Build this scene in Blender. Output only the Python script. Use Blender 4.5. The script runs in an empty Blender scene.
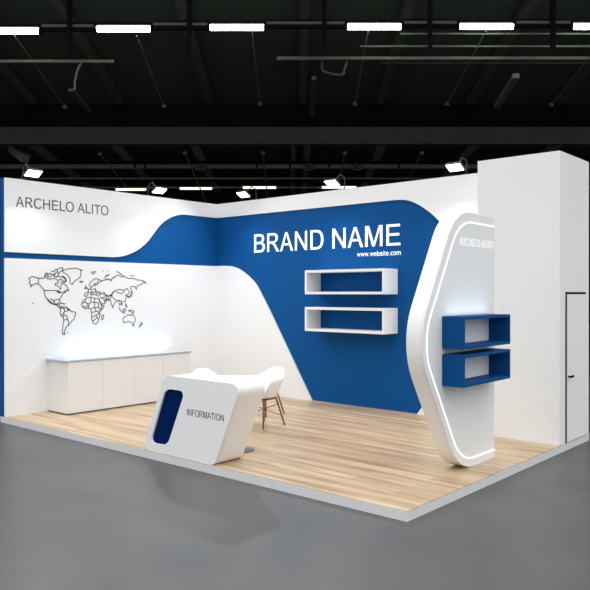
import bpy, bmesh, math, random
from mathutils import Vector, Matrix
random.seed(4)
scene = bpy.context.scene
COL = scene.collection
PI = math.pi

# ------------------------------------------------------------------ materials
def lin(c):
    return tuple(((v/255)/12.92 if v/255 <= .04045 else ((v/255+.055)/1.055)**2.4) for v in c)

def mat(name, rgb, rough=.5, metal=0., spec=.5, bump=0., bscale=40., vary=0., emit=None, estr=0.):
    m = bpy.data.materials.new(name); m.use_nodes = True
    nt = m.node_tree; b = nt.nodes['Principled BSDF']
    c = (*lin(rgb), 1)
    b.inputs['Base Color'].default_value = c
    b.inputs['Roughness'].default_value = rough
    b.inputs['Metallic'].default_value = metal
    b.inputs['Specular IOR Level'].default_value = spec
    tc = nt.nodes.new('ShaderNodeTexCoord')
    nz = nt.nodes.new('ShaderNodeTexNoise'); nz.inputs['Scale'].default_value = bscale
    nz.inputs['Detail'].default_value = 4
    nt.links.new(tc.outputs['Object'], nz.inputs['Vector'])
    if vary:
        mx = nt.nodes.new('ShaderNodeMixRGB'); mx.blend_type = 'MIX'
        mx.inputs[1].default_value = tuple(v*(1-vary) for v in c[:3])+(1,)
        mx.inputs[2].default_value = tuple(min(1, v*(1+vary)) for v in c[:3])+(1,)
        nt.links.new(nz.outputs['Fac'], mx.inputs[0]); nt.links.new(mx.outputs[0], b.inputs['Base Color'])
    if bump:
        bp = nt.nodes.new('ShaderNodeBump'); bp.inputs['Strength'].default_value = bump
        bp.inputs['Distance'].default_value = .002
        nt.links.new(nz.outputs['Fac'], bp.inputs['Height']); nt.links.new(bp.outputs[0], b.inputs['Normal'])
    if emit:
        b.inputs['Emission Color'].default_value = (*lin(emit), 1)
        b.inputs['Emission Strength'].default_value = estr
    return m

WHITE = mat('white_laminate', (236, 238, 240), .45, spec=.35, vary=.01, bscale=3)
GLOSSW = mat('white_gloss', (240, 240, 240), .3, spec=.5, vary=.01, bscale=3)
SHELLW = mat('white_plastic', (240, 241, 243), .35, spec=.5, vary=.01, bscale=5)
BLUE = mat('blue_laminate', (10, 78, 141), .6, spec=.08, vary=.02, bscale=2)
BLUED = mat('blue_lacquer', (8, 74, 132), .55, spec=.08, vary=.02, bscale=2)
NAVY = mat('navy_recess', (0, 30, 84), .6, spec=.03, vary=.02)
KERB = mat('platform_edge', (216, 218, 220), .5, spec=.3, vary=.02, bscale=4)
TOPG = mat('grey_worktop', (176, 186, 200), .35, spec=.4, vary=.02, bscale=6)
CABW = mat('cabinet_front', (230, 230, 230), .4, spec=.35, vary=.01, bscale=3)
GAP = mat('dark_gap', (5, 5, 6), .9, spec=.02)
INK = mat('map_ink', (70, 72, 76), .7, spec=.1)
GREYL = mat('grey_letter', (90, 90, 92), .6, spec=.2)
DARKL = mat('dark_letter', (84, 84, 88), .6, spec=.2)
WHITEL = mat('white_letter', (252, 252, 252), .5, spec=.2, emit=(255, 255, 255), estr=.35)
LED = mat('led_strip', (255, 255, 255), .5, emit=(255, 255, 255), estr=.9)
CHROME = mat('chrome', (150, 155, 162), .25, metal=1.)
WOODLEG = mat('beech_dowel', (124, 90, 54), .5, vary=.15, bscale=30)
WIRE = mat('dark_wire', (60, 62, 66), .4, metal=.8)
STEEL = mat('dark_steel', (68, 72, 65), .7, spec=.2, vary=.2, bscale=1.5)
STEELD = mat('black_steel', (14, 15, 14), .8, spec=.1, vary=.2, bscale=1.5)
STEELL = mat('grey_conduit', (96, 100, 94), .6, spec=.2, vary=.15, bscale=2)
STEELF = mat('far_steel_lightened', (120, 126, 116), .8, spec=.2, vary=.2, bscale=1.5)  # far-bay copy of the dark steel, colour lightened to stand in for lamp light
ROOFM = mat('roof_sheet', (64, 70, 63), .9, spec=.05, vary=.3, bscale=.6)
HALLW = mat('hall_wall_dark', (22, 24, 22), .95, spec=.02, vary=.3, bscale=.3)
LAMPB = mat('lamp_housing', (70, 72, 74), .4, metal=.5)
TUBE = mat('fluorescent_tube', (255, 255, 255), .5, emit=(250, 255, 244), estr=22.)
TUBE2 = mat('fluorescent_tube_far', (255, 255, 255), .5, emit=(240, 244, 222), estr=1.6)
LENS = mat('flood_lens', (255, 255, 255), .5, emit=(255, 255, 255), estr=6.)

def hall_floor_mat():
    m = bpy.data.materials.new('hall_floor_grey'); m.use_nodes = True
    nt = m.node_tree; b = nt.nodes['Principled BSDF']; L = nt.links
    tc = nt.nodes.new('ShaderNodeTexCoord')
    n1 = nt.nodes.new('ShaderNodeTexNoise'); n1.inputs['Scale'].default_value = .7; n1.inputs['Detail'].default_value = 5
    r1 = nt.nodes.new('ShaderNodeValToRGB')
    r1.color_ramp.elements[0].color = (*lin((76, 79, 82)), 1); r1.color_ramp.elements[0].position = .3
    r1.color_ramp.elements[1].color = (*lin((87, 87, 87)), 1); r1.color_ramp.elements[1].position = .7
    L.new(tc.outputs['Object'], n1.inputs['Vector']); L.new(n1.outputs['Fac'], r1.inputs[0])
    L.new(r1.outputs[0], b.inputs['Base Color'])
    n2 = nt.nodes.new('ShaderNodeTexNoise'); n2.inputs['Scale'].default_value = 1.2
    mr = nt.nodes.new('ShaderNodeMapRange'); mr.inputs['To Min'].default_value = .34; mr.inputs['To Max'].default_value = .5
    L.new(tc.outputs['Object'], n2.inputs['Vector']); L.new(n2.outputs['Fac'], mr.inputs['Value']); L.new(mr.outputs[0], b.inputs['Roughness'])
    b.inputs['Specular IOR Level'].default_value = .35
    return m
HFLOOR = hall_floor_mat()

def oak_mat():
    m = bpy.data.materials.new('oak_planks'); m.use_nodes = True
    nt = m.node_tree; b = nt.nodes['Principled BSDF']; L = nt.links; N = nt.nodes.new
    tc = N('ShaderNodeTexCoord')
    br = N('ShaderNodeTexBrick'); br.offset = .37; br.offset_frequency = 2
    br.inputs['Scale'].default_value = 1
    br.inputs['Brick Width'].default_value = 1.7; br.inputs['Row Height'].default_value = .16
    br.inputs['Mortar Size'].default_value = .0025; br.inputs['Mortar Smooth'].default_value = .3
    br.inputs['Color1'].default_value = (*lin((212, 189, 158)), 1)
    br.inputs['Color2'].default_value = (*lin((194, 170, 139)), 1)
    br.inputs['Mortar'].default_value = (*lin((180, 154, 122)), 1)
    L.new(tc.outputs['Object'], br.inputs['Vector'])
    mp = N('ShaderNodeMapping'); mp.inputs['Scale'].default_value = (.38, 7, 1)
    L.new(tc.outputs['Object'], mp.inputs['Vector'])
    n1 = N('ShaderNodeTexNoise'); n1.inputs['Scale'].default_value = 1.6; n1.inputs['Detail'].default_value = 6; n1.inputs['Distortion'].default_value = .4
    L.new(mp.outputs[0], n1.inputs['Vector'])
    rp = N('ShaderNodeValToRGB')
    rp.color_ramp.elements[0].position = .34; rp.color_ramp.elements[0].color = (*lin((192, 178, 160)), 1)
    rp.color_ramp.elements[1].position = .66; rp.color_ramp.elements[1].color = (1, 1, 1, 1)
    L.new(n1.outputs['Fac'], rp.inputs[0])
    mx = N('ShaderNodeMixRGB'); mx.blend_type = 'MULTIPLY'; mx.inputs[0].default_value = .85
    L.new(br.outputs['Color'], mx.inputs[1]); L.new(rp.outputs[0], mx.inputs[2])
    L.new(mx.outputs[0], b.inputs['Base Color'])
    b.inputs['Roughness'].default_value = .36; b.inputs['Specular IOR Level'].default_value = .4
    return m
OAK = oak_mat()

# ------------------------------------------------------------------ mesh helpers
class MB:
    def __init__(self): self.bm = bmesh.new()
    def box(self, x0, x1, y0, y1, z0, z1, M=None):
        v = [Vector(p) for p in ((x0,y0,z0),(x1,y0,z0),(x1,y1,z0),(x0,y1,z0),(x0,y0,z1),(x1,y0,z1),(x1,y1,z1),(x0,y1,z1))]
        if M: v = [M @ p for p in v]
        v = [self.bm.verts.new(p) for p in v]
        for f in ((0,3,2,1),(4,5,6,7),(0,1,5,4),(1,2,6,5),(2,3,7,6),(3,0,4,7)): self.bm.faces.new([v[i] for i in f])
        return self
    def prism(self, pts, f):
        """pts: 2D outline; f(a, b, side) gives the 3-D point for side 0 / 1."""
        n = len(pts)
        A = [self.bm.verts.new(f(a, b, 0)) for a, b in pts]; B = [self.bm.verts.new(f(a, b, 1)) for a, b in pts]
        self.bm.faces.new(A); self.bm.faces.new(B[::-1])
        for i in range(n): self.bm.faces.new((A[i], B[i], B[(i+1) % n], A[(i+1) % n]))
        return self
    def tube(self, p, q, r, r2=None, n=10, caps=True):
        p, q = Vector(p), Vector(q); r2 = r if r2 is None else r2
        d = (q-p).normalized(); a = d.orthogonal().normalized(); b = d.cross(a)
        A, B = [], []
        for i in range(n):
            t = 2*PI*i/n; o = a*math.cos(t)+b*math.sin(t)
            A.append(self.bm.verts.new(p+o*r)); B.append(self.bm.verts.new(q+o*r2))
        for i in range(n): self.bm.faces.new((A[i], A[(i+1) % n], B[(i+1) % n], B[i]))
        if caps: self.bm.faces.new(A[::-1]); self.bm.faces.new(B)
        return self
    def path(self, pts, r, n=8):
        for p, q in zip(pts, pts[1:]): self.tube(p, q, r, n=n)
        return self
    def bar(self, p, q, w, h):
        """rectangular bar from p to q; w across (horizontal), h across (the other way)"""
        p, q = Vector(p), Vector(q); d = (q-p).normalized()
        s = d.cross(Vector((0, 0, 1)))
        s = s.normalized() if s.length > 1e-4 else Vector((1, 0, 0)); u = s.cross(d).normalized()
        c = [(-1,-1),(1,-1),(1,1),(-1,1)]
        A = [self.bm.verts.new(p+s*w/2*i+u*h/2*j) for i, j in c]; B = [self.bm.verts.new(q+s*w/2*i+u*h/2*j) for i, j in c]
        for i in range(4): self.bm.faces.new((A[i], B[i], B[(i+1) % 4], A[(i+1) % 4]))
        self.bm.faces.new(A); self.bm.faces.new(B[::-1])
        return self
    def lathe(self, prof, c=(0, 0, 0), n=32):
        c = Vector(c); rings = []
        for r, z in prof:
            if r < 1e-5: rings.append([self.bm.verts.new(c+Vector((0, 0, z)))])
            else: rings.append([self.bm.verts.new(c+Vector((r*math.cos(2*PI*i/n), r*math.sin(2*PI*i/n), z))) for i in range(n)])
        for A, B in zip(rings, rings[1:]):
            for i in range(n):
                j = (i+1) % n
                if len(A) == 1 and len(B) == 1: continue
                if len(A) == 1: self.bm.faces.new((A[0], B[j], B[i]))
                elif len(B) == 1: self.bm.faces.new((A[i], A[j], B[0]))
                else: self.bm.faces.new((A[i], A[j], B[j], B[i]))
        return self
    def build(self, name, m, parent=None, bevel=0., smooth=False):
        bmesh.ops.recalc_face_normals(self.bm, faces=self.bm.faces)
        me = bpy.data.meshes.new(name); self.bm.to_mesh(me); self.bm.free()
        me.materials.append(m)
        if smooth:
            for p in me.polygons: p.use_smooth = True
        o = bpy.data.objects.new(name, me); COL.objects.link(o)
        if parent: o.parent = parent
        if bevel:
            b = o.modifiers.new('bevel', 'BEVEL'); b.width = bevel; b.segments = 2; b.limit_method = 'ANGLE'; b.angle_limit = math.radians(40)
        return o

def empty(name, loc=(0, 0, 0), rz=0.):
    o = bpy.data.objects.new(name, None); COL.objects.link(o)
    o.location = loc; o.rotation_euler = (0, 0, rz); o.empty_display_size = .1
    return o
def tag(o, label, cat, group=None, kind=None):
    o['label'] = label; o['category'] = cat
    if group: o['group'] = group
    if kind: o['kind'] = kind
    return o
def structure(o): o['kind'] = 'structure'; return o
def copy_tree(o, parent=None):
    c = o.copy(); COL.objects.link(c)
    if parent: c.parent = parent
    for ch in list(o.children): copy_tree(ch, c)
    return c

def rounded(pts, rad, seg=10):
    """corner-rounded polygon: rad = tangent length at each corner"""
    out = []; n = len(pts)
    for i in range(n):
        p = Vector(pts[i]); a = Vector(pts[i-1]); b = Vector(pts[(i+1) % n]); t = rad[i]
        if t <= 0: out.append(tuple(p)); continue
        s = p+(a-p).normalized()*t; e = p+(b-p).normalized()*t
        for k in range(seg+1):
            u = k/seg
            q = s*((1-u)**2*.5+(1-u)*.5*(1-u)) + p*0
            # quadratic blended towards a circular-looking corner
            q = s*(1-u)**3+(s+(p-s)*.6)*3*u*(1-u)**2+(e+(p-e)*.6)*3*u*u*(1-u)+e*u**3
            out.append((q.x, q.y))
    return out

def smooth_path(pts, seg=8):
    P = [Vector(p) for p in pts]; out = []
    for i in range(len(P)-1):
        p0 = P[max(i-1, 0)]; p1 = P[i]; p2 = P[i+1]; p3 = P[min(i+2, len(P)-1)]
        for k in range(seg):
            t = k/seg
            q = .5*((2*p1)+(p2-p0)*t+(2*p0-5*p1+4*p2-p3)*t*t+(3*p1-p0-3*p2+p3)*t**3)
            out.append((q.x, q.y))
    out.append(tuple(P[-1])); return out

def holed_panel(outer, hole, f, thick):
    """flat panel with a hole: filled 2-D curve turned into a mesh; f maps (a, b, depth) to space"""
    cu = bpy.data.curves.new('tmp', 'CURVE'); cu.dimensions = '2D'; cu.fill_mode = 'BOTH'; cu.extrude = thick/2
    for poly in (outer, hole):
        s = cu.splines.new('POLY'); s.points.add(len(poly)-1); s.use_cyclic_u = True
        for pt, (a, b) in zip(s.points, poly): pt.co = (a, b, 0, 1)
    ob = bpy.data.objects.new('tmp', cu); COL.objects.link(ob)
    me = bpy.data.meshes.new_from_object(ob.evaluated_get(bpy.context.evaluated_depsgraph_get()))
    bm = bmesh.new(); bm.from_mesh(me)
    bmesh.ops.remove_doubles(bm, verts=bm.verts, dist=1e-5)
    for v in bm.verts: v.co = f(v.co.x, v.co.y, v.co.z)
    bpy.data.objects.remove(ob); bpy.data.curves.remove(cu); bpy.data.meshes.remove(me)
    m = MB(); m.bm.free(); m.bm = bm
    return m

# Helvetica-like metrics: advance, left, right, bottom, top (per 1000 of em, cap height 718)
GL = {'A':(667,14,654,0,718),'B':(667,74,627,0,718),'C':(722,44,681,-19,737),'D':(722,81,674,0,718),'E':(667,86,616,0,718),
 'F':(611,86,583,0,718),'H':(722,77,646,0,718),'I':(278,91,188,0,718),'L':(556,76,537,0,718),'M':(833,73,761,0,718),
 'N':(722,76,646,0,718),'O':(778,39,739,-19,737),'R':(722,88,684,0,718),'T':(611,14,597,0,718),
 'w':(722,14,709,0,523),'e':(556,40,516,-15,538),'b':(556,58,517,-15,718),'s':(500,32,464,-15,538),'i':(222,67,154,0,718),
 't':(278,14,257,-7,669),'c':(500,30,477,-15,538),'o':(556,35,521,-14,538),'m':(833,65,769,0,538),'.':(278,87,191,0,106)}

_OUT = {
'A': [[(0,0),(275,716),(377,716),(670,0),(562,0),(479,217),(179,217),(101,0)], [(206,294),(450,294),(375,493),(326,635),(283,508)]],
'E': [[(79,0),(79,716),(597,716),(597,631),(174,631),(174,412),(570,412),(570,328),(174,328),(174,84),(613,84),(613,0)]],
'F': [[(82,0),(82,716),(565,716),(565,631),(177,631),(177,410),(513,410),(513,325),(177,325),(177,0)]],
'H': [[(80,0),(80,716),(175,716),(175,422),(547,422),(547,716),(642,716),(642,0),(547,0),(547,338),(175,338),(175,0)]],
'I': [[(93,0),(93,716),(188,716),(188,0)]],
'L': [[(73,0),(73,716),(168,716),(168,84),(521,84),(521,0)]],
'M': [[(74,0),(74,716),(217,716),(386,209),(410,137),(435,213),(606,716),(734,716),(734,0),(642,0),(642,599),(434,0),(349,0),(166,609),(166,0)]],
'N': [[(76,0),(76,716),(173,716),(549,154),(549,716),(640,716),(640,0),(543,0),(167,563),(167,0)]],
'T': [[(259,0),(259,631),(23,631),(23,716),(591,716),(591,631),(354,631),(354,0)]],
'D': [[(77,0),(77,716),(324,716),(400,710),(470,692),(545,645),(600,580),(636,490),(651,362),(640,250),(607,153),(555,80),(487,30),(407,6),(335,0)],
      [(172,84),(325,84),(400,92),(465,118),(515,165),(543,245),(553,363),(541,470),(505,548),(450,600),(390,625),(320,631),(172,631)]],
'B': [[(73,0),(73,716),(342,716),(424,707),(500,678),(548,630),(573,565),(574,500),(550,440),(515,405),(475,383),(540,355),(585,310),(610,255),(613,190),(595,120),(555,62),(495,20),(425,4),(346,0)],
      [(168,415),(323,415),(400,421),(445,440),(471,475),(477,523),(466,575),(430,615),(380,630),(316,633),(168,633)],
      [(168,84),(346,84),(420,91),(470,115),(503,155),(514,208),(503,262),(465,305),(405,327),(333,331),(168,331)]],
'R': [[(79,0),(79,716),(396,716),(480,709),(545,688),(590,645),(616,585),(618,505),(590,430),(535,378),(426,345),(470,315),(515,260),(560,195),(685,0),(566,0),(471,149),(410,238),(365,290),(325,313),(275,318),(174,318),(174,0)],
      [(174,400),(377,400),(440,408),(485,430),(512,470),(517,519),(503,575),(465,615),(400,634),(174,637)]],
}
def _ell(cx, cy, rx, ry, a0, a1, n):
    o = []
    for i in range(n+1):
        a = math.radians(a0+(a1-a0)*i/n); c, s = math.cos(a), math.sin(a); e = .92
        o.append((cx+rx*math.copysign(abs(c)**e, c), cy+ry*math.copysign(abs(s)**e, s)))
    return o
_OUT['O'] = [_ell(389, 358, 351, 370, 0, 348, 29), _ell(389, 358, 252, 288, 0, 348, 29)]
_OUT['C'] = [_ell(386, 358, 337, 370, 42, 326, 24)+_ell(390, 358, 240, 288, 322, 46, 24)]
def custom_glyph(ch):
    cu = bpy.data.curves.new('tmp', 'CURVE'); cu.dimensions = '2D'; cu.fill_mode = 'BOTH'; cu.extrude = .5
    for poly in _OUT[ch]:
        s = cu.splines.new('POLY'); s.points.add(len(poly)-1); s.use_cyclic_u = True
        for pt, (a, b) in zip(s.points, poly): pt.co = (a/1000, b/1000, 0, 1)
    return cu
_glyph = {}
def glyph(ch):
    if ch not in _glyph:
        if ch in _OUT: cu = custom_glyph(ch)
        else: cu = bpy.data.curves.new('tmp', 'FONT'); cu.body = ch; cu.extrude = .5; cu.resolution_u = 5
        ob = bpy.data.objects.new('tmp', cu); COL.objects.link(ob)
        me = bpy.data.meshes.new_from_object(ob.evaluated_get(bpy.context.evaluated_depsgraph_get()))
        V = [tuple(v.co) for v in me.vertices]; F = [tuple(p.vertices) for p in me.polygons]
        bpy.data.objects.remove(ob); bpy.data.curves.remove(cu); bpy.data.meshes.remove(me)
        x0 = min(v[0] for v in V); x1 = max(v[0] for v in V); y0 = min(v[1] for v in V); y1 = max(v[1] for v in V)
        _glyph[ch] = ([((a-x0)/(x1-x0), (b-y0)/(y1-y0), c+.5) for a, b, c in V], F)
    return _glyph[ch]
def lettering(name, text, org, right, up, cap, width, depth, m, label, cat='sign lettering', bold=0.):
    """org = lower-left start of the text line on its surface; letters stand `depth` proud"""
    org, right, up = Vector(org), Vector(right), Vector(up); nrm = right.cross(up)
    adv = 0; first = GL[text[0]][1]
    for ch in text: adv += 278 if ch == ' ' else GL[ch][0]
    last = GL[text[-1]]; ink = adv-first-(last[0]-last[2])
    sx = width/ink; sz = cap/718
    root = empty(name, org); pen = -first
    for ch in text:
        if ch == ' ': pen += 278; continue
        a, l, r, b, t = GL[ch]; V, F = glyph(ch)
        bm = bmesh.new(); vs = [bm.verts.new(right*((pen+l+u*(r-l))*sx)+up*((b+w*(t-b))*sz)+nrm*(d*depth)) for u, w, d in V]
        for f in F:
            try: bm.faces.new([vs[i] for i in f])
            except ValueError: pass
        mb = MB(); mb.bm.free(); mb.bm = bm
        mb.build('letter', m, root)
        pen += a
    return tag(root, label, cat)

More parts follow.
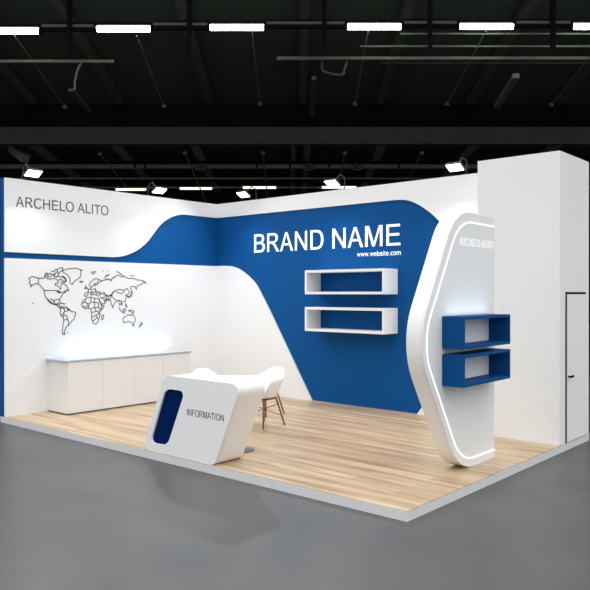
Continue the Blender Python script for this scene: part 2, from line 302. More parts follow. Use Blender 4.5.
MAP = {
 'north_america_outline': [[(-3.835,2.139),(-3.843,2.051),(-3.886,2.053),(-3.922,2.037),(-3.972,1.999),(-3.958,2.030),(-3.994,2.056),(-3.979,2.096),(-4.005,2.136),(-3.944,2.164),(-3.835,2.143)],[(-3.843,2.051),(-3.792,2.011),(-3.741,1.950),(-3.730,1.937),(-3.733,1.876),(-3.696,1.814),(-3.659,1.766),(-3.615,1.732),(-3.570,1.717),(-3.517,1.710),(-3.479,1.675),(-3.433,1.647)],[(-3.696,1.814),(-3.652,1.787),(-3.622,1.745)],[(-3.730,1.946),(-3.517,1.944),(-3.479,1.917),(-3.433,1.910),(-3.371,1.931),(-3.325,1.959)],[(-3.517,1.937),(-3.486,1.903),(-3.448,1.917),(-3.479,1.937),(-3.509,1.944)],[(-3.835,2.139),(-3.755,2.140),(-3.718,2.161),(-3.681,2.134),(-3.629,2.128),(-3.569,2.143),(-3.524,2.130),(-3.501,2.110)],[(-3.501,2.110),(-3.486,2.068),(-3.539,2.061),(-3.547,2.033),(-3.501,2.020),(-3.478,1.992),(-3.448,1.965),(-3.440,2.000),(-3.448,2.034),(-3.417,2.069),(-3.433,2.097)],[(-3.417,2.069),(-3.379,2.042),(-3.340,2.028),(-3.325,1.986),(-3.294,1.938),(-3.325,1.959),(-3.371,1.910),(-3.410,1.889),(-3.433,1.847),(-3.463,1.806),(-3.471,1.765),(-3.433,1.737),(-3.364,1.722)],[(-3.471,1.799),(-3.517,1.799),(-3.554,1.786),(-3.562,1.745),(-3.532,1.710),(-3.479,1.723),(-3.463,1.695),(-3.418,1.674),(-3.395,1.639)],[(-3.629,1.814),(-3.585,1.786),(-3.554,1.752)],[(-3.711,2.229),(-3.674,2.216),(-3.711,2.181),(-3.733,2.174),(-3.711,2.229)],[(-3.681,2.162),(-3.629,2.169),(-3.599,2.204),(-3.637,2.224),(-3.674,2.189),(-3.681,2.162)],[(-3.614,2.259),(-3.569,2.246),(-3.531,2.295),(-3.501,2.261),(-3.539,2.219),(-3.569,2.177),(-3.524,2.164),(-3.478,2.206),(-3.501,2.247)],[(-3.509,2.282),(-3.448,2.318),(-3.402,2.312),(-3.417,2.277),(-3.463,2.248),(-3.486,2.206)],[(-3.432,2.166),(-3.386,2.153),(-3.356,2.112),(-3.379,2.076),(-3.417,2.118),(-3.455,2.131),(-3.478,2.110)],[(-3.554,2.219),(-3.584,2.198),(-3.554,2.177)],[(-3.501,2.172),(-3.448,2.166),(-3.402,2.180),(-3.356,2.146),(-3.340,2.105),(-3.371,2.077)],[(-3.940,1.745),(-3.931,1.736)],[(-3.637,1.769),(-3.565,1.724),(-3.523,1.718),(-3.492,1.679),(-3.456,1.651)],[(-3.523,1.718),(-3.505,1.740),(-3.468,1.734)],[(-3.456,1.745),(-3.407,1.728),(-3.364,1.724)],],
 'greenland_outline': [[(-3.385,2.278),(-3.310,2.302),(-3.235,2.309),(-3.147,2.317),(-3.096,2.296),(-3.044,2.286),(-3.077,2.274),(-3.077,2.206),(-3.096,2.160),(-3.172,2.114),(-3.210,2.080),(-3.229,2.046),(-3.261,2.057),(-3.279,2.090),(-3.273,2.135),(-3.298,2.179),(-3.335,2.212),(-3.385,2.233),(-3.422,2.266),(-3.385,2.278)],[(-3.102,2.092),(-3.070,2.102),(-3.032,2.093),(-3.064,2.081),(-3.102,2.092)],[(-2.875,2.256),(-2.796,2.269),(-2.809,2.240),(-2.842,2.228),(-2.875,2.256)],],
 'south_america_outline': [[(-3.456,1.651),(-3.450,1.607),(-3.462,1.579),(-3.444,1.535),(-3.401,1.500),(-3.389,1.455),(-3.407,1.378),(-3.413,1.301),(-3.420,1.257),(-3.395,1.222),(-3.370,1.227),(-3.383,1.255),(-3.370,1.299),(-3.352,1.337),(-3.308,1.369),(-3.271,1.402),(-3.245,1.446),(-3.201,1.473),(-3.189,1.523),(-3.170,1.562),(-3.182,1.585),(-3.258,1.603),(-3.283,1.631),(-3.333,1.666),(-3.370,1.677),(-3.407,1.678),(-3.456,1.651)],[(-3.389,1.455),(-3.351,1.471),(-3.320,1.465),(-3.302,1.431),(-3.314,1.370)],[(-3.401,1.500),(-3.395,1.550),(-3.413,1.562),(-3.382,1.594),(-3.376,1.633),(-3.388,1.667)],[(-3.395,1.550),(-3.345,1.532),(-3.320,1.498),(-3.320,1.465)],[(-3.444,1.535),(-3.419,1.562)],[(-3.376,1.594),(-3.333,1.610),(-3.283,1.620),(-3.333,1.643),(-3.345,1.666)],[(-3.333,1.248),(-3.321,1.253)],],
 'europe_outline': [[(-2.880,1.993),(-2.907,2.022),(-2.913,2.056),(-2.874,2.097),(-2.821,2.138),(-2.768,2.150),(-2.728,2.133),(-2.660,2.111),(-2.714,2.087),(-2.768,2.046),(-2.808,2.022),(-2.794,2.069),(-2.834,2.045),(-2.861,2.011),(-2.880,1.993)],[(-2.728,2.133),(-2.754,2.092),(-2.768,2.046)],[(-2.991,2.021),(-2.965,1.998),(-2.946,1.981),(-3.004,1.975),(-2.985,1.998),(-2.991,2.021)],[(-2.880,1.993),(-2.907,1.970),(-2.939,1.964),(-2.926,1.936),(-2.952,1.919),(-2.998,1.901),(-3.004,1.856),(-2.972,1.844),(-2.946,1.856),(-2.939,1.896),(-2.907,1.919)],[(-2.907,1.970),(-2.861,1.965),(-2.794,1.976),(-2.794,1.919),(-2.861,1.907),(-2.874,1.942)],[(-2.887,1.919),(-2.847,1.884),(-2.874,1.861),(-2.894,1.896)],[(-2.847,1.884),(-2.794,1.873),(-2.768,1.896),(-2.687,1.907),(-2.701,1.872),(-2.741,1.849),(-2.781,1.873)],],
 'africa_outline': [[(-2.991,1.802),(-3.043,1.762),(-3.063,1.717),(-3.043,1.666),(-2.998,1.637),(-2.933,1.647),(-2.894,1.641),(-2.868,1.583),(-2.868,1.502),(-2.874,1.474),(-2.848,1.421),(-2.828,1.380),(-2.795,1.374),(-2.755,1.395),(-2.735,1.441),(-2.715,1.487),(-2.701,1.545),(-2.715,1.568),(-2.661,1.625),(-2.620,1.683),(-2.661,1.689),(-2.694,1.730),(-2.728,1.800),(-2.808,1.812),(-2.887,1.835),(-2.952,1.819),(-2.991,1.802)],[(-3.056,1.734),(-2.992,1.745),(-2.913,1.721),(-2.933,1.647)],[(-2.992,1.745),(-2.991,1.802)],[(-2.887,1.835),(-2.881,1.755),(-2.913,1.721)],[(-2.881,1.755),(-2.808,1.743),(-2.728,1.736)],[(-2.808,1.812),(-2.808,1.662),(-2.867,1.640)],[(-2.728,1.736),(-2.741,1.661),(-2.808,1.651),(-2.781,1.593),(-2.861,1.571)],[(-2.741,1.661),(-2.688,1.626),(-2.741,1.592),(-2.721,1.545),(-2.795,1.524),(-2.861,1.491)],[(-2.781,1.593),(-2.741,1.592)],[(-2.795,1.524),(-2.755,1.488),(-2.808,1.455),(-2.848,1.427)],[(-2.755,1.488),(-2.735,1.441)],[(-2.953,1.733),(-2.940,1.687),(-2.992,1.665),(-3.030,1.688)],[(-2.688,1.707),(-2.661,1.648),(-2.701,1.620)],[(-2.667,1.521),(-2.627,1.525),(-2.640,1.462),(-2.668,1.445),(-2.674,1.486),(-2.667,1.521)],],
 'asia_outline': [[(-2.794,1.976),(-2.768,1.919),(-2.728,1.930),(-2.674,1.896),(-2.620,1.884),(-2.633,1.919),(-2.606,1.896),(-2.552,1.849),(-2.483,1.872),(-2.441,1.919),(-2.399,1.943)],[(-2.660,2.111),(-2.606,2.129),(-2.524,2.142),(-2.483,2.119),(-2.455,2.166),(-2.399,2.179)],[(-2.606,2.158),(-2.579,2.194),(-2.510,2.224)],[(-2.644,2.278),(-2.633,2.278)],[(-2.549,2.282),(-2.538,2.282)],[(-2.728,1.800),(-2.687,1.823),(-2.606,1.834),(-2.565,1.799),(-2.579,1.752),(-2.620,1.718),(-2.674,1.718),(-2.701,1.765),(-2.728,1.800)],[(-2.661,1.811),(-2.606,1.776),(-2.620,1.741)],[(-2.603,1.871),(-2.557,1.838),(-2.510,1.857),(-2.472,1.871),(-2.510,1.791),(-2.487,1.751),(-2.464,1.685),(-2.441,1.645),(-2.433,1.698),(-2.394,1.744),(-2.370,1.757)],[(-2.603,1.792),(-2.572,1.779),(-2.534,1.818),(-2.541,1.772),(-2.510,1.791)],[(-2.464,1.871),(-2.417,1.930),(-2.370,1.957),(-2.299,1.971),(-2.219,1.951),(-2.146,1.985),(-2.098,1.924),(-2.114,1.883),(-2.179,1.870),(-2.171,1.816),(-2.187,1.756),(-2.259,1.749),(-2.307,1.777),(-2.370,1.770),(-2.417,1.804),(-2.464,1.844),(-2.464,1.871)],[(-2.370,1.930),(-2.322,1.904),(-2.267,1.897),(-2.211,1.924),(-2.219,1.951)],[(-2.162,1.870),(-2.130,1.843),(-2.146,1.829)],[(-2.049,1.951),(-2.040,1.897),(-2.057,1.843),(-2.114,1.823),(-2.130,1.836),(-2.073,1.863),(-2.057,1.924),(-2.049,1.951)],[(-2.307,1.777),(-2.330,1.730),(-2.299,1.690),(-2.275,1.723),(-2.251,1.689),(-2.267,1.749)],[(-2.323,1.656),(-2.291,1.602),(-2.243,1.561),(-2.195,1.547)],[(-2.235,1.615),(-2.195,1.628),(-2.171,1.594),(-2.227,1.574),(-2.235,1.615)],[(-2.179,1.722),(-2.163,1.688),(-2.146,1.647),(-2.179,1.668),(-2.179,1.722)],[(-2.122,1.593),(-2.057,1.598),(-1.991,1.570),(-2.008,1.557),(-2.032,1.537),(-2.065,1.571),(-2.122,1.593)],[(-2.603,2.130),(-2.526,2.151),(-2.479,2.119),(-2.456,2.159),(-2.401,2.193),(-2.314,2.221),(-2.267,2.182),(-2.219,2.196)],[(-2.370,2.280),(-2.314,2.262),(-2.227,2.203),(-2.146,2.171),(-2.114,2.158),(-1.999,2.166),(-1.933,2.140),(-1.850,2.134),(-1.782,2.121),(-1.731,2.074),(-1.799,2.107),(-1.833,2.059),(-1.916,2.044),(-1.950,1.969),(-1.974,2.017),(-2.057,2.023),(-2.081,1.982),(-2.049,1.975)],[(-2.081,2.212),(-1.991,2.207)],[(-2.603,2.176),(-2.572,2.210),(-2.510,2.224)],[(-2.464,1.874),(-2.510,1.854),(-2.603,1.861)],],
 'australia_outline': [[(-2.235,1.454),(-2.187,1.486),(-2.130,1.518),(-2.090,1.524),(-2.073,1.497),(-2.032,1.523),(-1.983,1.474),(-1.967,1.419),(-2.000,1.366),(-2.065,1.374),(-2.106,1.403),(-2.163,1.391),(-2.219,1.379),(-2.227,1.413),(-2.235,1.454)],[(-2.033,1.339),(-2.000,1.338),(-2.016,1.312),(-2.033,1.339)],[(-1.842,1.374),(-1.817,1.346),(-1.859,1.313),(-1.892,1.287),(-1.867,1.327),(-1.842,1.374)],],
}
# ------------------------------------------------------------------ camera
YA, PITCH = .7165, -.0025
CAMP = Vector((10.53, -9.712, 1.9))
cam = bpy.data.cameras.new('camera'); cam.sensor_width = 36; cam.lens = 36*712.93/590; cam.clip_end = 200
co = bpy.data.objects.new('camera', cam); COL.objects.link(co)
co.location = CAMP; co.rotation_euler = (PI/2+PITCH, 0, YA); scene.camera = co
# the hall runs along its own axes: U across, V in depth, from this floor point
HU = Vector((math.cos(YA), math.sin(YA), 0)); HV = Vector((-math.sin(YA), math.cos(YA), 0)); HO = Vector((CAMP.x, CAMP.y, 0))
def H(u, v, z): return HO+HU*u+HV*v+Vector((0, 0, z))
HM = Matrix.Translation(HO) @ Matrix.Rotation(YA, 4, 'Z')

H0, LY, RX, T = 3.675, -4.39, 7.19, .094
FZ = -T

# ------------------------------------------------------------------ hall shell
structure(MB().box(-40, 40, -16, 46, FZ-.1, FZ, HM).build('floor', HFLOOR))
structure(MB().box(-40, 40, 45, 45.4, FZ, 7.6, HM).build('wall_far', HALLW))
ceil = structure(MB().box(-40, 40, 24.3, 45.4, 7.62, 7.8, HM).build('ceiling', ROOFM))
s = MB()      # sloping sheet roof of the near bay
s.prism([(12.5, 9.95), (24.3, 8.35), (24.3, 8.5), (12.5, 10.1)], lambda a, b, k: H(-40+80*k, a, b))
s.build('roof_sheet', ROOFM, ceil)
MB().box(-40, 40, 24.3, 24.5, 7.6, 8.6, HM).build('roof_upstand', HALLW, ceil)

# main girder across the hall
gd = structure(MB().box(-40, 40, 24.0, 24.3, 6.93, 7.5, HM).build('roof_girder', STEEL))
# rafters of the near bay, each with its pair of posts down to the girder
for u in (-11.7, -8.75, -5.85, -2.85, .25, 2.85, 5.85, 8.8, 11.8):
    lean = 0
    rf = structure(MB().bar(H(u, 12.6, 9.82), H(u, 23.8, 8.3), .24, .2).build('roof_rafter', STEEL))
    for du in (-.14, .14):
        MB().box(u+du-.03, u+du+.03, 23.85, 23.98, 7.5, 8.3, HM).build('post', STEELD, rf)
# rafters of the far bay
for u in (-13.5, -9.6, -6.6, -3.7, -.1, .45, 3.2, 6.6, 9.6, 13):
    structure(MB().bar(H(u, 24.5, 7.48), H(u*1.15, 40, 7.48), .26, .22).build('roof_rafter', STEELF))
for v, w in ((29.5, .12), (34, .14), (39, .16)):
    structure(MB().box(-26, 26, v, v+w, 7.2, 7.37, HM).build('roof_purlin', STEELD))

# ------------------------------------------------------------------ service pipes, rods and lamps of the hall
def pxz(y, v): return 1.9+(293.2-y)/712.93*v
def pxu(x, v): return (x-295)/712.93*v
def pipe(x0, x1, y, v, r, m, label):
    o = MB().tube(H(pxu(x0, v), v, pxz(y, v)), H(pxu(x1, v), v, pxz(y, v)), r, n=8).build('service_pipe', m, smooth=True)
    tag(o, label, 'pipe'); return o
pipe(-60, 114, 61.5, 17.2, .04, STEELL, 'short grey service pipe in the dark roof, ending above the left wall')
pipe(277, 660, 58.5, 17.2, .045, STEELL, 'grey service pipe in the dark roof running off the right edge')
pipe(360, 660, 46.5, 17.0, .025, STEELL, 'thin grey conduit just above the long right service pipe')
pipe(400, 660, 34, 16.6, .022, STEELL, 'thinnest grey conduit just under the right front lamp row')
pipe(380, 660, 63, 17.4, .022, STEELL, 'thin conduit hugging the underside of the long right service pipe')
pipe(-80, 680, 166.5, 27, .085, STEELF, 'thick dark duct crossing behind the girder')
pipe(-80, 680, 178.5, 28, .03, STEELF, 'thin dark conduit crossing below the thick duct')
pipe(-80, 680, 187.5, 29.1, .035, STEELF, 'dark rail carrying the far lamp row')
# sensor roses on the duct
for x, w in ((200, 'left'), (309, 'middle'), (357, 'right')):
    p = H(pxu(x, 26.78), 26.78, pxz(167, 26.78))
    r = MB()
    for i in range(20):
        a, b = 2*PI*i/20, 2*PI*(i+1)/20
        r.tube(p+HU*.19*math.cos(a)+Vector((0, 0, .11*math.sin(a))), p+HU*.19*math.cos(b)+Vector((0, 0, .11*math.sin(b))), .03, n=6)
    o = r.build('air_nozzle', STEELL)
    MB().box(-.06, .06, -.1, .1, -.05, .05, Matrix.Translation(p) @ Matrix.Rotation(YA, 4, 'Z')).build('nozzle_core', STEEL, o)
    tag(o, 'round air nozzle on the thick duct, %s one of three' % w, 'air nozzle')
# box unit and crooked cable upper left
o = MB().bar(H(pxu(12, 25.5), 25.5, pxz(148, 25.5)), H(pxu(26, 24.9), 24.9, pxz(159, 24.9)), .28, .3).build('projector_housing', STEELL, bevel=.03)
tag(o, 'dull grey projector housing hanging at the far left above the left floodlight', 'projector')
o = MB().path([H(pxu(x, 17), 17, pxz(y, 17)) for x, y in ((81, 63), (77, 72), (75, 82), (75, 90))], .025).build('hanging_cable', STEELL)
tag(o, 'short curved cable hanging from the left service pipe', 'cable')
o = MB().bar(H(pxu(71, 17.1), 17.1, pxz(90, 17.1)), H(pxu(89, 20), 20, pxz(111, 20)), .14, .06).build('bracket_arm', STEEL)
tag(o, 'dark slanting bracket hanging below the curved cable', 'bracket')
o = MB().path([H(pxu(x, 17.3), 17.3, pxz(y, 17.3)) for x, y in ((322, 60), (322, 71), (334, 75), (343, 75), (347, 61))], .03).build('bent_pipe', STEEL)
tag(o, 'dark bent pipe loop under the right service pipe', 'pipe')
o = MB().bar(H(pxu(314, 17.5), 17.5, pxz(78, 17.5)), H(pxu(312, 20), 20, pxz(115, 20)), .12, .1).build('hanger_arm', STEEL)
tag(o, 'dark vertical hanger beside the central rafter', 'hanger')
o = MB().bar(H(pxu(516, 17.5), 17.5, pxz(76, 17.5)), H(pxu(497, 20.5), 20.5, pxz(106, 20.5)), .16, .12).build('hanger_arm', STEELL)
tag(o, 'slanting dull grey hanger above the storage block', 'hanger')

# front lamp row
V1 = 16.
names = ['outermost left, cut by the picture edge', 'second from the left', 'third from the left', 'fourth from the left', 'fifth from the left', 'outermost right, cut by the picture edge']
zl = {}
for i, (x0, x1, y) in enumerate(((-15, 41, 31.2), (96, 152, 29.3), (209, 265, 27.8), (346, 402, 27), (458, 514, 26.8), (571, 627, 26.8))):
    z = pxz(y, V1); a, b = pxu(x0, V1), pxu(x1, V1); c = (a+b)/2
    t = empty('fluorescent_light', H(c, V1, z), YA); h = (b-a)/2; zl[i] = (a, b, z)
    MB().tube((-h+.03, 0, 0), (h-.03, 0, 0), .062, n=12).build('tube', TUBE, t, smooth=True)
    MB().box(-h, h, -.07, .07, .07, .12).build('housing', STEELD, t)
    for s_ in (-1, 1): MB().box(s_*h-.03, s_*h+.03, -.06, .06, -.08, .1).build('end_cap', STEELD, t)
    tag(t, 'bright white fluorescent tube in the front lamp row, %s' % names[i], 'ceiling light', 'front row of ceiling tubes')
for i in range(5):
    a, b = zl[i][1], zl[i+1][0]; z = (zl[i][2]+zl[i+1][2])/2
    t = MB().box(a+.035, b-.035, V1-.05, V1+.05, z+.05, z+.11, HM).build('lamp_rail', STEELL)
    MB().box(a+.05, b-.05, V1-.04, V1+.04, z-.03, z+.045, HM).build('ballast', STEELD, t)
    MB().box(a+.0, b-.0, V1+.25, V1+.33, z+.2, z+.27, HM).build('upper_rail', STEELD, t)
    x = (71, 190, 324, 429, 551)[i]; u = pxu(x, V1)
    MB().box(u-.05, u+.05, V1-.14, V1-.06, z-.5, z+1.3, HM).build('drop_rod', STEELD, t)
    MB().tube(H(u, V1-.1, z-.5), H(u, V1-.1, z-.42), .035, n=8).build('rod_tip', STEELL, t)
    tag(t, 'dark lamp rail with drop rod between the %s and %s front tubes' % (('first', 'second', 'third', 'fourth', 'fifth')[i], ('second', 'third', 'fourth', 'fifth', 'sixth')[i]), 'lamp rail', 'rails between the front tubes')
# slanting tie rods that end in a small foot
tl = ['far left', 'second from left', 'third from left', 'fourth from left', 'fifth from left', 'far right']
for i, (x0, y0, x1, y1) in enumerate(((15, 36, 65, 107), (137, 36, 164, 106), (252, 31, 260, 104), (368, 31, 355, 104), (486, 31, 447, 104), (600, 44, 551, 105))):
    p, q = H(pxu(x0, 16.3), 16.3, pxz(y0, 16.3)), H(pxu(x1, 21.5), 21.5, pxz(y1, 21.5))
    t = MB().tube(p, q, .017, n=6).build('tie_rod', STEELL)
    MB().lathe([(0, -.06), (.07, -.05), (.08, 0), (.05, .06), (0, .07)], q, 10).build('rod_foot', STEELL, t)
    tag(t, 'thin slanting tie rod in the dark roof, %s of the long ones' % tl[i], 'tie rod', 'long tie rods')
for i, (x0, y0, x1, y1) in enumerate(((100, 154, 126, 186), (185, 153, 206, 202), (263, 153, 268, 200), (345, 153, 339, 182), (422, 153, 408, 178))):
    p, q = H(pxu(x0, 24.8), 24.8, pxz(y0, 24.8)), H(pxu(x1, 28.5), 28.5, pxz(y1, 28.5))
    t = MB().tube(p, q, .022, n=6).build('tie_rod', STEELL)
    MB().lathe([(0, -.06), (.07, -.05), (.08, 0), (.05, .06), (0, .07)], p, 10).build('rod_head', STEELL, t)
    tag(t, 'short slanting tie rod below the girder, %s of five' % ('leftmost', 'second from left', 'middle', 'fourth from left', 'rightmost')[i], 'tie rod', 'short tie rods')
for i, x in enumerate((135, 145, 257, 290, 329, 399, 456)):
    t = MB().tube(H(pxu(x, 26), 26, pxz(144, 26)), H(pxu(x, 26), 26, pxz(175 if i % 2 else 168, 26)), .035, n=6).build('drop_rod', STEELD)
    tag(t, 'black drop rod hanging below the girder, %s of the seven' % ('leftmost', 'second from left', 'third from left', 'middle', 'third from right', 'second from right', 'rightmost')[i], 'rod', 'drop rods below the girder')
# far lamp row
for i, (x0, x1, y) in enumerate(((116, 146, 189.5), (180, 212, 188.5), (243, 276, 187.6), (322, 356, 187.4))):
    V2 = 29.; a, b = pxu(x0, V2), pxu(x1, V2)
    t = empty('fluorescent_light', H((a+b)/2, V2, pxz(y, V2)), YA); h = (b-a)/2
    MB().tube((-h, 0, 0), (h, 0, 0), .05, n=10).build('tube', TUBE2, t, smooth=True)
    MB().box(-h, h, -.05, .05, .055, .09).build('housing', STEELD, t)
    tag(t, 'small distant fluorescent tube seen just over the walls, %s of four' % ('leftmost', 'second from left', 'third from left', 'rightmost')[i], 'ceiling light', 'far row of ceiling tubes')

# ------------------------------------------------------------------ booth platform
pf = structure(MB().box(-.15, RX, LY, .2, FZ, -.006).build('platform', KERB))
MB().box(-.15, RX, LY+.004, .2, -.006, 0).build('plank_floor', OAK, pf)

# ------------------------------------------------------------------ booth walls
wl = structure(MB().box(-.15, -.03, LY, .15, 0, H0).build('wall_left', BLUE))
hdr = [(LY, H0), (LY, 2.535), (-1.96, 2.525), (-1.21, 3.402), (0, 3.402), (0, H0)]
MB().prism(rounded(hdr, [0, 0, .50, .42, 0, 0], 14), lambda a, b, k: Vector((-.03+.03*k, a, b))).build('header_panel', WHITE, wl)
MB().box(-.03, 0, LY, 0, 0, 2.44).build('lower_panel', WHITE, wl)
wb = structure(MB().box(-.03, 6.08, .03, .15, 0, H0).build('wall_back', BLUE))
edge = [(0, 3.402), (4.15, 3.402)]+smooth_path([(4.2, 3.402), (4.35, 3.392), (4.487, 3.36), (4.63, 3.295), (4.775, 3.203), (4.93, 3.08), (5.085, 2.925)], 4)+[(4.835, 2.32), (4.53, 1.56), (4.44, 1.38), (4.47, 1.2), (4.81, .26), (4.616, 0), (6.08, 0), (6.08, H0), (0, H0)]
MB().prism(edge, lambda a, b, k: Vector((a, .03-.03*k, b))).build('header_panel', WHITE, wb)
low = [(0, 0), (0, 2.443)]+smooth_path([(.2, 2.443), (.437, 2.423), (.66, 2.352), (.904, 2.21), (1.091, 2.056), (1.248, 1.848), (1.429, 1.587)], 4)+[(2.465, 0)]
MB().prism(low, lambda a, b, k: Vector((a, .03-.03*k, b))).build('lower_panel', WHITE, wb)
wr = structure(MB().box(6.08, RX, -.862, .18, 0, H0).build('wall_right', WHITE, bevel=.002))
# storage door in the side of the block
d = structure(empty('door_1', (RX, -.3, 0)))
MB().box(RX, RX+.012, -.635, .045, .01, 1.885).build('door_leaf', WHITE, None, bevel=.002).parent = d
MB().box(RX, RX+.004, -.676, -.636, 0, 1.915).build('door_gap', GAP, None).parent = d
MB().box(RX, RX+.004, -.672, .05, 1.888, 1.915).build('door_gap', GAP, None).parent = d
MB().box(RX, RX+.003, .048, .054, 0, 1.9).build('door_seam', GREYL, None).parent = d
MB().tube((RX+.01, -.6, .84), (RX+.06, -.6, .84), .012).tube((RX+.055, -.61, .84), (RX+.055, -.545, .845), .014).build('door_handle', GAP, None).parent = d
for c in d.children: c.matrix_parent_inverse = Matrix.Translation((-RX, .3, 0))

# ------------------------------------------------------------------ lettering on the walls
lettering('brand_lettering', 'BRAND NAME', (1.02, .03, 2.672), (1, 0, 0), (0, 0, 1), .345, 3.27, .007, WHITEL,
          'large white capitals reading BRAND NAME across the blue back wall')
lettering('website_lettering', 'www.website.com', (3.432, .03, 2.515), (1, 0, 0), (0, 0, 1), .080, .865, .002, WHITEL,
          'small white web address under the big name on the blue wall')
lettering('grey_sign_lettering', 'ARCHELO ALITO', (0, -4.215, 3.245), (0, 1, 0), (0, 0, 1), .160, 1.68, .003, GREYL,
          'grey capitals reading ARCHELO ALITO at the top of the left wall')

# ------------------------------------------------------------------ world map
wm = empty('world_map', (0, -2.9, 1.8))
def islands(polys, tol=.02):
    par = list(range(len(polys)))
    def find(i):
        while par[i] != i: i = par[i]
        return i
    for i in range(len(polys)):
        for j in range(i):
            if any((a-c)**2+(b-e)**2 < tol*tol for a, b in dense(polys[i]) for c, e in dense(polys[j])): par[find(i)] = find(j)
    out = {}
    for i, p in enumerate(polys): out.setdefault(find(i), []).append(p)
    return sorted(out.values(), key=lambda g: -sum(len(p) for p in g))
def dense(P):
    o = []
    for (a, b), (c, e) in zip(P, P[1:]):
        o += [(a+(c-a)*t/4, b+(e-b)*t/4) for t in range(4)]
    return o+[P[-1]]
PIECES = []
for k, polys in MAP.items():
    for n_, g in enumerate(islands(polys)): PIECES.append((k if n_ == 0 else 'island_outline', g))
for k, polys in PIECES:
    m = MB()
    for P in polys:
        for (a, b), (c, e) in zip(P, P[1:]):
            d_ = Vector((c-a, e-b)); L = d_.length
            if L < 1e-4: continue
            d_ /= L; w = .006; n_ = Vector((-d_.y, d_.x))*w; p = Vector((a, b))-d_*w*.7; q = Vector((c, e))+d_*w*.7
            m.prism([tuple(p+n_), tuple(p-n_), tuple(q-n_), tuple(q+n_)], lambda u, v, s_: Vector((.0005+.003*s_, u+2.9, v-1.8)))
    m.build(k, INK, wm)
tag(wm, 'dark outline world map on the white left wall above the cabinet', 'wall map')

# ------------------------------------------------------------------ low cabinet
cb = empty('low_cabinet', (.3, -2.43, 0))
def part(mb, name, m, par, bevel=0., smooth=False):
    """mesh given in world coordinates, parented without moving"""
    o = mb.build(name, m, None, bevel, smooth); o.parent = par
    o.matrix_parent_inverse = (Matrix.Translation(par.location) @ Matrix.Rotation(par.rotation_euler.z, 4, 'Z')).inverted(); return o
part(MB().box(0.001, .565, -3.675, -1.19, 0.02, .825), 'body', CABW, cb)
part(MB().box(0.02, .545, -3.64, -1.2, 0, .02), 'plinth', GREYL, cb)
ys = [-3.675, -3.045, -2.43, -1.815, -1.19]
for a, b in zip(ys, ys[1:]): part(MB().box(.567, .585, a+.0015, b-.0015, .022, .822), 'door', CABW, cb, bevel=.002)
tag(cb, 'long low white cabinet standing against the left wall', 'cabinet')
wt = MB().box(0.001, .6, -3.715, -1.17, .826, .852).build('worktop', TOPG, bevel=.003)
tag(wt, 'pale grey worktop slab lying on the low white cabinet', 'worktop')
st = MB().box(.004, .03, -3.35, -1.3, .853, .865).build('light_strip', LED)
tag(st, 'thin glowing strip along the wall at the back of the worktop', 'light strip')

# ------------------------------------------------------------------ wall box shelves
def box_shelf(name, x0, x1, y0, y1, z0, z1, t, axis, m):
    o = empty(name, ((x0+x1)/2, (y0+y1)/2, z0))
    part(MB().box(x0, x1, y0, y1, z0, z0+t), 'bottom_board', m, o, bevel=.002)
    part(MB().box(x0, x1, y0, y1, z1-t, z1), 'top_board', m, o, bevel=.002)
    if axis == 'x':
        for a, b in ((x0, x0+t), (x1-t, x1)): part(MB().box(a, b, y0, y1, z0+t, z1-t), 'side_board', m, o)
    else:
        for a, b in ((y0, y0+t), (y1-t, y1)): part(MB().box(x0, x1, a, b, z0+t, z1-t), 'side_board', m, o)
    return o
for z0, w in ((1.882, 'upper'), (1.252, 'lower')):
    o = box_shelf('box_shelf', 2.605, 4.24, -.355, .029, z0, z0+.41, .042, 'x', WHITE)
    tag(o, '%s of the two open white box shelves under the big white name' % w, 'shelf', 'white box shelves')

# ------------------------------------------------------------------ tower with blue shelves
tw = empty('display_tower', (6.76, -2.6, 0))
OUT = rounded([(-1.99, 0), (-2.84, 0), (-3.70, 1.395), (-2.90, 2.79), (-1.99, 2.77)], [0, .32, .42, .32, 0], 12)
# measured outline is straight-sided between the rounded corners
part(MB().prism(OUT, lambda a, b, k: Vector((6.67+.17*k, a, b))), 'body', GLOSSW, tw, bevel=.004)
part(MB().prism(OUT, lambda a, b, k: Vector((6.842+.018*k, a, b))), 'face_panel', WHITE, tw, bevel=.003)
LEDP = rounded([(-2.0, .095), (-2.80, .095), (-3.60, 1.39), (-2.83, 2.675), (-2.0, 2.665)], [0, .27, .33, .27, 0], 10)
m = MB(); w = .0055
N = len(LEDP)
def nrm2(i):
    a = Vector(LEDP[max(i-1, 0)]); b = Vector(LEDP[min(i+1, N-1)]); d_ = (b-a).normalized(); return Vector((-d_.y, d_.x))
for i in range(N-1):
    p, q = Vector(LEDP[i]), Vector(LEDP[i+1]); n0, n1 = nrm2(i)*w, nrm2(i+1)*w
    m.prism([tuple(p+n0), tuple(p-n0), tuple(q-n1), tuple(q+n1)], lambda a, b, k: Vector((6.8602+.006*k, a, b)))
part(m, 'light_line', LED, tw)
tag(tw, 'freestanding white angular tower with a glowing outline, in front of the block', 'display tower')
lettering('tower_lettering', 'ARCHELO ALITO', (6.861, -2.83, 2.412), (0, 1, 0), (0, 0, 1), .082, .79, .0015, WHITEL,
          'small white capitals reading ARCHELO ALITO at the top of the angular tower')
for z0, z1, w in ((1.333, 1.665, 'upper'), (.948, 1.275, 'lower')):
    o = box_shelf('blue_box_shelf', 6.861, 7.105, -3.2, -2.105, z0, z1, .032, 'y', BLUED)
    tag(o, '%s of the two open blue box shelves on the white tower' % w, 'shelf', 'blue box shelves')

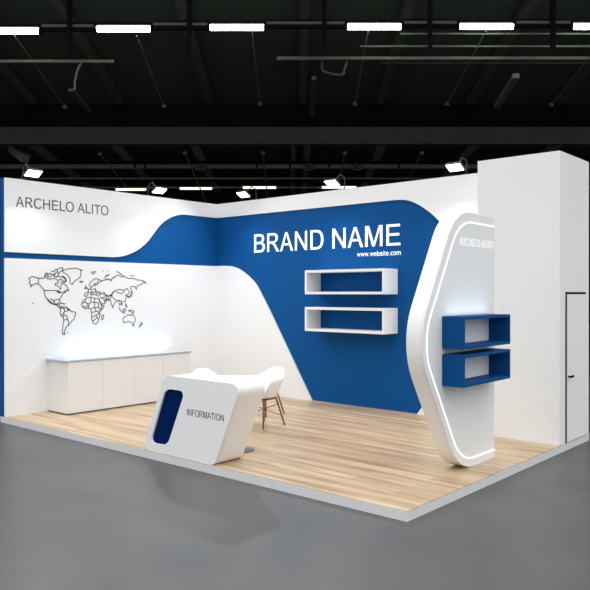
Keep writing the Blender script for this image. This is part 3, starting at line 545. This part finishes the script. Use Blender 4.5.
# ------------------------------------------------------------------ information counter
ct = empty('information_counter', (4.2, -4.1, 0))
CO = rounded([(3.425, 0), (4.70, 0), (5.12, .925), (3.835, .935)], [.13, .06, .15, .13], 10)
SLOT = rounded([(3.555, .095), (3.89, .105), (4.205, .775), (3.845, .775)], [.1, .1, .1, .1], 8)
YF, YB = -4.375, -3.95
part(MB().prism(CO, lambda a, b, k: Vector((a, YF+.045 if k else YB, b))), 'body', GLOSSW, ct, bevel=.003, smooth=False)
part(holed_panel(CO, SLOT, lambda a, b, c: Vector((a, YF+.0215-c, b)), .043), 'front_panel', WHITE, ct)
part(MB().prism(SLOT, lambda a, b, k: Vector((a, YF+.03+.013*k, b))), 'recess_panel', NAVY, ct)
tag(ct, 'leaning white information counter with rounded corners at the platform edge', 'counter')
lettering('information_lettering', 'INFORMATION', (4.245, YF-.0005, .505), (1, 0, -.0), (0, 0, 1), .074, .61, .0015, DARKL,
          'dark capitals reading INFORMATION on the counter front')

# ------------------------------------------------------------------ armchairs, table, stools
def make_armchair(name):
    root = empty(name)
    n, rn = 48, 14
    m = MB(); rows = []
    def lerp(a, b, t): t = max(0, min(1, t)); t = t*t*(3-2*t); return a+(b-a)*t
    for j in range(rn+1):
        s = j/rn; row = []
        for i in range(n):
            th = 2*PI*i/n              # 0 = +X (right), 90 = back (+Y), 270 = front
            c, s_ = math.cos(th), math.sin(th)
            # angular distance from the front
            df = abs(((math.degrees(th)-270+180) % 360)-180)
            if df < 35: zr = .44
            elif df < 75: zr = lerp(.44, .68, (df-35)/40)
            elif df < 115: zr = .68+.01*(df-75)/40
            else: zr = lerp(.69, .82, (df-115)/50)
            rx = .315 if 50 < df < 130 else lerp(.315, .25, (50-df)/50 if df <= 50 else (df-130)/50)
            rx = .28; ry = .26 if s_ < 0 else .285
            k = s**.75
            px, py = rx*c*k, ry*s_*k
            z = .405+(zr-.405)*(max(0, (s-.42)/.58)**1.7)
            if s > .9 and df > 45:     # rolled rim
                e = (s-.9)/.1; px *= 1+.05*e; py *= 1+.05*e
            row.append(m.bm.verts.new((px, py-.0, z)))
        rows.append(row)
    cv = rows[0]
    for A, B in zip(rows[1:], rows[2:]):
        for i in range(n): m.bm.faces.new((A[i], A[(i+1) % n], B[(i+1) % n], B[i]))
    c0 = m.bm.verts.new((0, 0, .405))
    for v in rows[0]: m.bm.verts.remove(v)
    for i in range(n): m.bm.faces.new((c0, rows[1][i], rows[1][(i+1) % n]))
    o = m.build('seat_shell', SHELLW, root, smooth=True)
    so = o.modifiers.new('thick', 'SOLIDIFY'); so.thickness = .012; so.offset = 0
    for sx in (-1, 1):
        for sy in (-1, 1):
            MB().tube((sx*.13, sy*.12, .405), (sx*.22, sy*.21, 0), .015, .011, n=10).build('leg', WOODLEG, root, smooth=True)
    for a, b in (((-.19, -.18, .14), (.155, .145, .31)), ((.19, -.18, .14), (-.155, .145, .31)), ((-.19, .18, .14), (.155, -.145, .31)), ((.19, .18, .14), (-.155, -.145, .31))):
        MB().tube(a, b, .005, n=6).build('cross_brace', WIRE, root)
    MB().lathe([(0, .385), (.16, .385), (.17, .395), (.16, .403), (0, .403)], n=24).build('seat_mount', WIRE, root)
    return root
ca = make_armchair('shell_armchair')
ca.location = (3.45, -2.27, 0); ca.rotation_euler.z = math.radians(-4)
tag(ca, 'white shell armchair on wooden dowel legs, right of the counter', 'armchair', 'white shell armchairs')
cl = copy_tree(ca); cl.location = (3.10, -2.93, 0); cl.rotation_euler.z = math.radians(85)
tag(cl, 'white shell armchair behind the counter, only its back rim showing near the cabinet', 'armchair', 'white shell armchairs')

tb = empty('round_table', (3.50, -2.99, 0))
MB().lathe([(0, .72), (.385, .72), (.4, .73), (.4, .738), (.395, .742), (0, .742)], n=48).build('table_top', SHELLW, tb)
MB().tube((0, 0, .02), (0, 0, .72), .03, n=16).build('column', SHELLW, tb, smooth=True)
MB().lathe([(0, 0), (.22, 0), (.22, .012), (.05, .03), (0, .03)], n=32).build('foot_plate', SHELLW, tb)
tag(tb, 'round white table behind the counter between the two armchairs', 'table')

bs = empty('bar_stool', (4.34, -3.655, 0), math.radians(170))
MB().lathe([(0, 0), (.2, 0), (.2, .012), (.1, .028), (.04, .05), (0, .05)], n=40).build('foot_disc', CHROME, bs, smooth=False)
MB().tube((0, 0, .04), (0, 0, .66), .024, n=16).build('column', CHROME, bs, smooth=True)
m = MB(); g = []
for i in range(17):
    th = PI*(i/16)
    r_ = []
    for j, (k, z) in enumerate(((.1, .665), (.6, .67), (.9, .70), (1, .76), (1.03, .84+.06*math.sin(th)))):
        r_.append(m.bm.verts.new((.19*k*math.cos(th), .17*k*math.sin(th), z if j < 3 else z)))
    g.append(r_)
for A, B in zip(g, g[1:]):
    for j in range(4): m.bm.faces.new((A[j], A[j+1], B[j+1], B[j]))
o = m.build('backrest', SHELLW, bs, smooth=True); so = o.modifiers.new('t', 'SOLIDIFY'); so.thickness = .012
MB().lathe([(0, .655), (.18, .655), (.195, .665), (.19, .678), (0, .68)], n=32).build('seat', SHELLW, bs)
tag(bs, 'bar stool behind the counter, its chrome foot disc showing at the lower right', 'bar stool')

ws = empty('wooden_leg_stool', (2.83, -1.58, 0), 0)
MB().lathe([(0, .40), (.15, .405), (.17, .42), (.16, .44), (0, .445)], n=32).build('seat', SHELLW, ws, smooth=True)
for sx in (-1, 1):
    for sy in (-1, 1):
        MB().tube((sx*.12, sy*.12, .405), (sx*.21, sy*.21, 0), .014, .011, n=10).build('leg', WOODLEG, ws, smooth=True)
MB().tube((-.18, -.18, .14), (.15, .15, .28), .005, n=6).tube((.18, -.18, .14), (-.15, .15, .28), .005, n=6).build('cross_brace', WIRE, ws)
tag(ws, 'low stool on wooden legs hidden behind the armchair right of the counter', 'stool')

# ------------------------------------------------------------------ floodlights on the wall tops
def area(name, loc, size, energy, rot=None, color=(1, 1, 1), size_y=None, target=None, parent=None, spread=PI):
    l = bpy.data.lights.new(name, 'AREA'); l.energy = energy; l.size = size; l.color = color; l.spread = spread
    if size_y: l.shape = 'RECTANGLE'; l.size_y = size_y
    o = bpy.data.objects.new(name, l); COL.objects.link(o); o.location = loc
    if target is not None: o.rotation_euler = (Vector(target)-Vector(loc)).to_track_quat('-Z', 'Y').to_euler()
    elif rot: o.rotation_euler = rot
    if parent: o.parent = parent
    return o
FLOOD = 19.
def make_flood():
    """local frame: wall top at the origin, the stand side is -Y"""
    r = empty('floodlight')
    MB().box(-.03, .03, .0, .06, 0, .012).tube((0, .03, .01), (.02, .0, .20), .008, n=6).build('bracket', LAMPB, r)
    MB().tube((.02, 0, .20), (0, -.10, .235), .009, n=6).tube((0, -.10, .235), (0, -.27, .09), .009, n=6).build('arm', LAMPB, r)
    M = Matrix.Translation((0, -.32, .065)) @ Matrix.Rotation(math.radians(-30), 4, 'X')
    MB().box(-.125, .125, -.085, .085, -.004, .03, M).build('lamp_head', LAMPB, r, bevel=.004)
    MB().box(-.112, .112, -.074, .074, -.012, -.0045, M).build('lens', LENS, r)
    return r
fl = make_flood()
spots = [((5.45, .0, H0), 0, 'floodlight on the back wall top nearest the storage block'),
         ((3.17, .0, H0), 0, 'floodlight on the back wall top above the middle of the blue panel'),
         ((1.07, .0, H0), 0, 'floodlight on the back wall top just right of the room corner'),
         ((0, -4.1, H0), PI/2, 'floodlight on the left wall top above the grey lettering'),
         ((0, -1.68, H0), PI/2, 'floodlight on the left wall top near the middle of its length')]
for i, (p, rz, lb) in enumerate(spots):
    o = fl if i == 0 else copy_tree(fl)
    o.location = p; o.rotation_euler.z = rz
    tag(o, lb, 'floodlight', 'floodlights clamped on the wall tops')
    M = Matrix.Translation(p) @ Matrix.Rotation(rz, 4, 'Z')
    area('flood_beam', M @ Vector((0, -.334, .045)), .2, FLOOD, target=M @ Vector((0, -2.0, -2.1)), size_y=.13, spread=2.6)

# LED lights in the strip and on the tower
area('strip_glow', (.09, -2.32, .87), 2.1, 2.6, rot=(0, math.radians(12), PI/2*0), color=(.80, .90, 1), size_y=.03)
bpy.data.objects['strip_glow'].data.size = .1; bpy.data.objects['strip_glow'].data.size_y = 2.1
bpy.data.objects['strip_glow'].rotation_euler = (PI, 0, 0)
area('shelf_glow', (6.96, -2.65, 1.672), .12, .7, rot=(PI, 0, 0), color=(.70, .84, 1), size_y=.9)

# ------------------------------------------------------------------ hall light
w = bpy.data.worlds.new('hall_ambient'); scene.world = w; w.use_nodes = True
nt = w.node_tree; bg = nt.nodes['Background']; L = nt.links
tc = nt.nodes.new('ShaderNodeTexCoord'); sx = nt.nodes.new('ShaderNodeSeparateXYZ'); L.new(tc.outputs['Generated'], sx.inputs[0])
mr = nt.nodes.new('ShaderNodeMapRange'); mr.inputs['From Min'].default_value = -.1; mr.inputs['From Max'].default_value = .9
L.new(sx.outputs['Z'], mr.inputs['Value'])
rp = nt.nodes.new('ShaderNodeValToRGB'); L.new(mr.outputs[0], rp.inputs[0])
rp.color_ramp.elements[0].color = (.42, .425, .43, 1); rp.color_ramp.elements[1].color = (2.2, 2.2, 2.18, 1)
L.new(rp.outputs[0], bg.inputs['Color']); bg.inputs['Strength'].default_value = 1.0

scene.view_settings.view_transform = 'Standard'; scene.view_settings.look = 'None'
scene.view_settings.exposure = 0; scene.view_settings.gamma = 1; scene.view_settings.use_curve_mapping = False
bpy.context.view_layer.update()
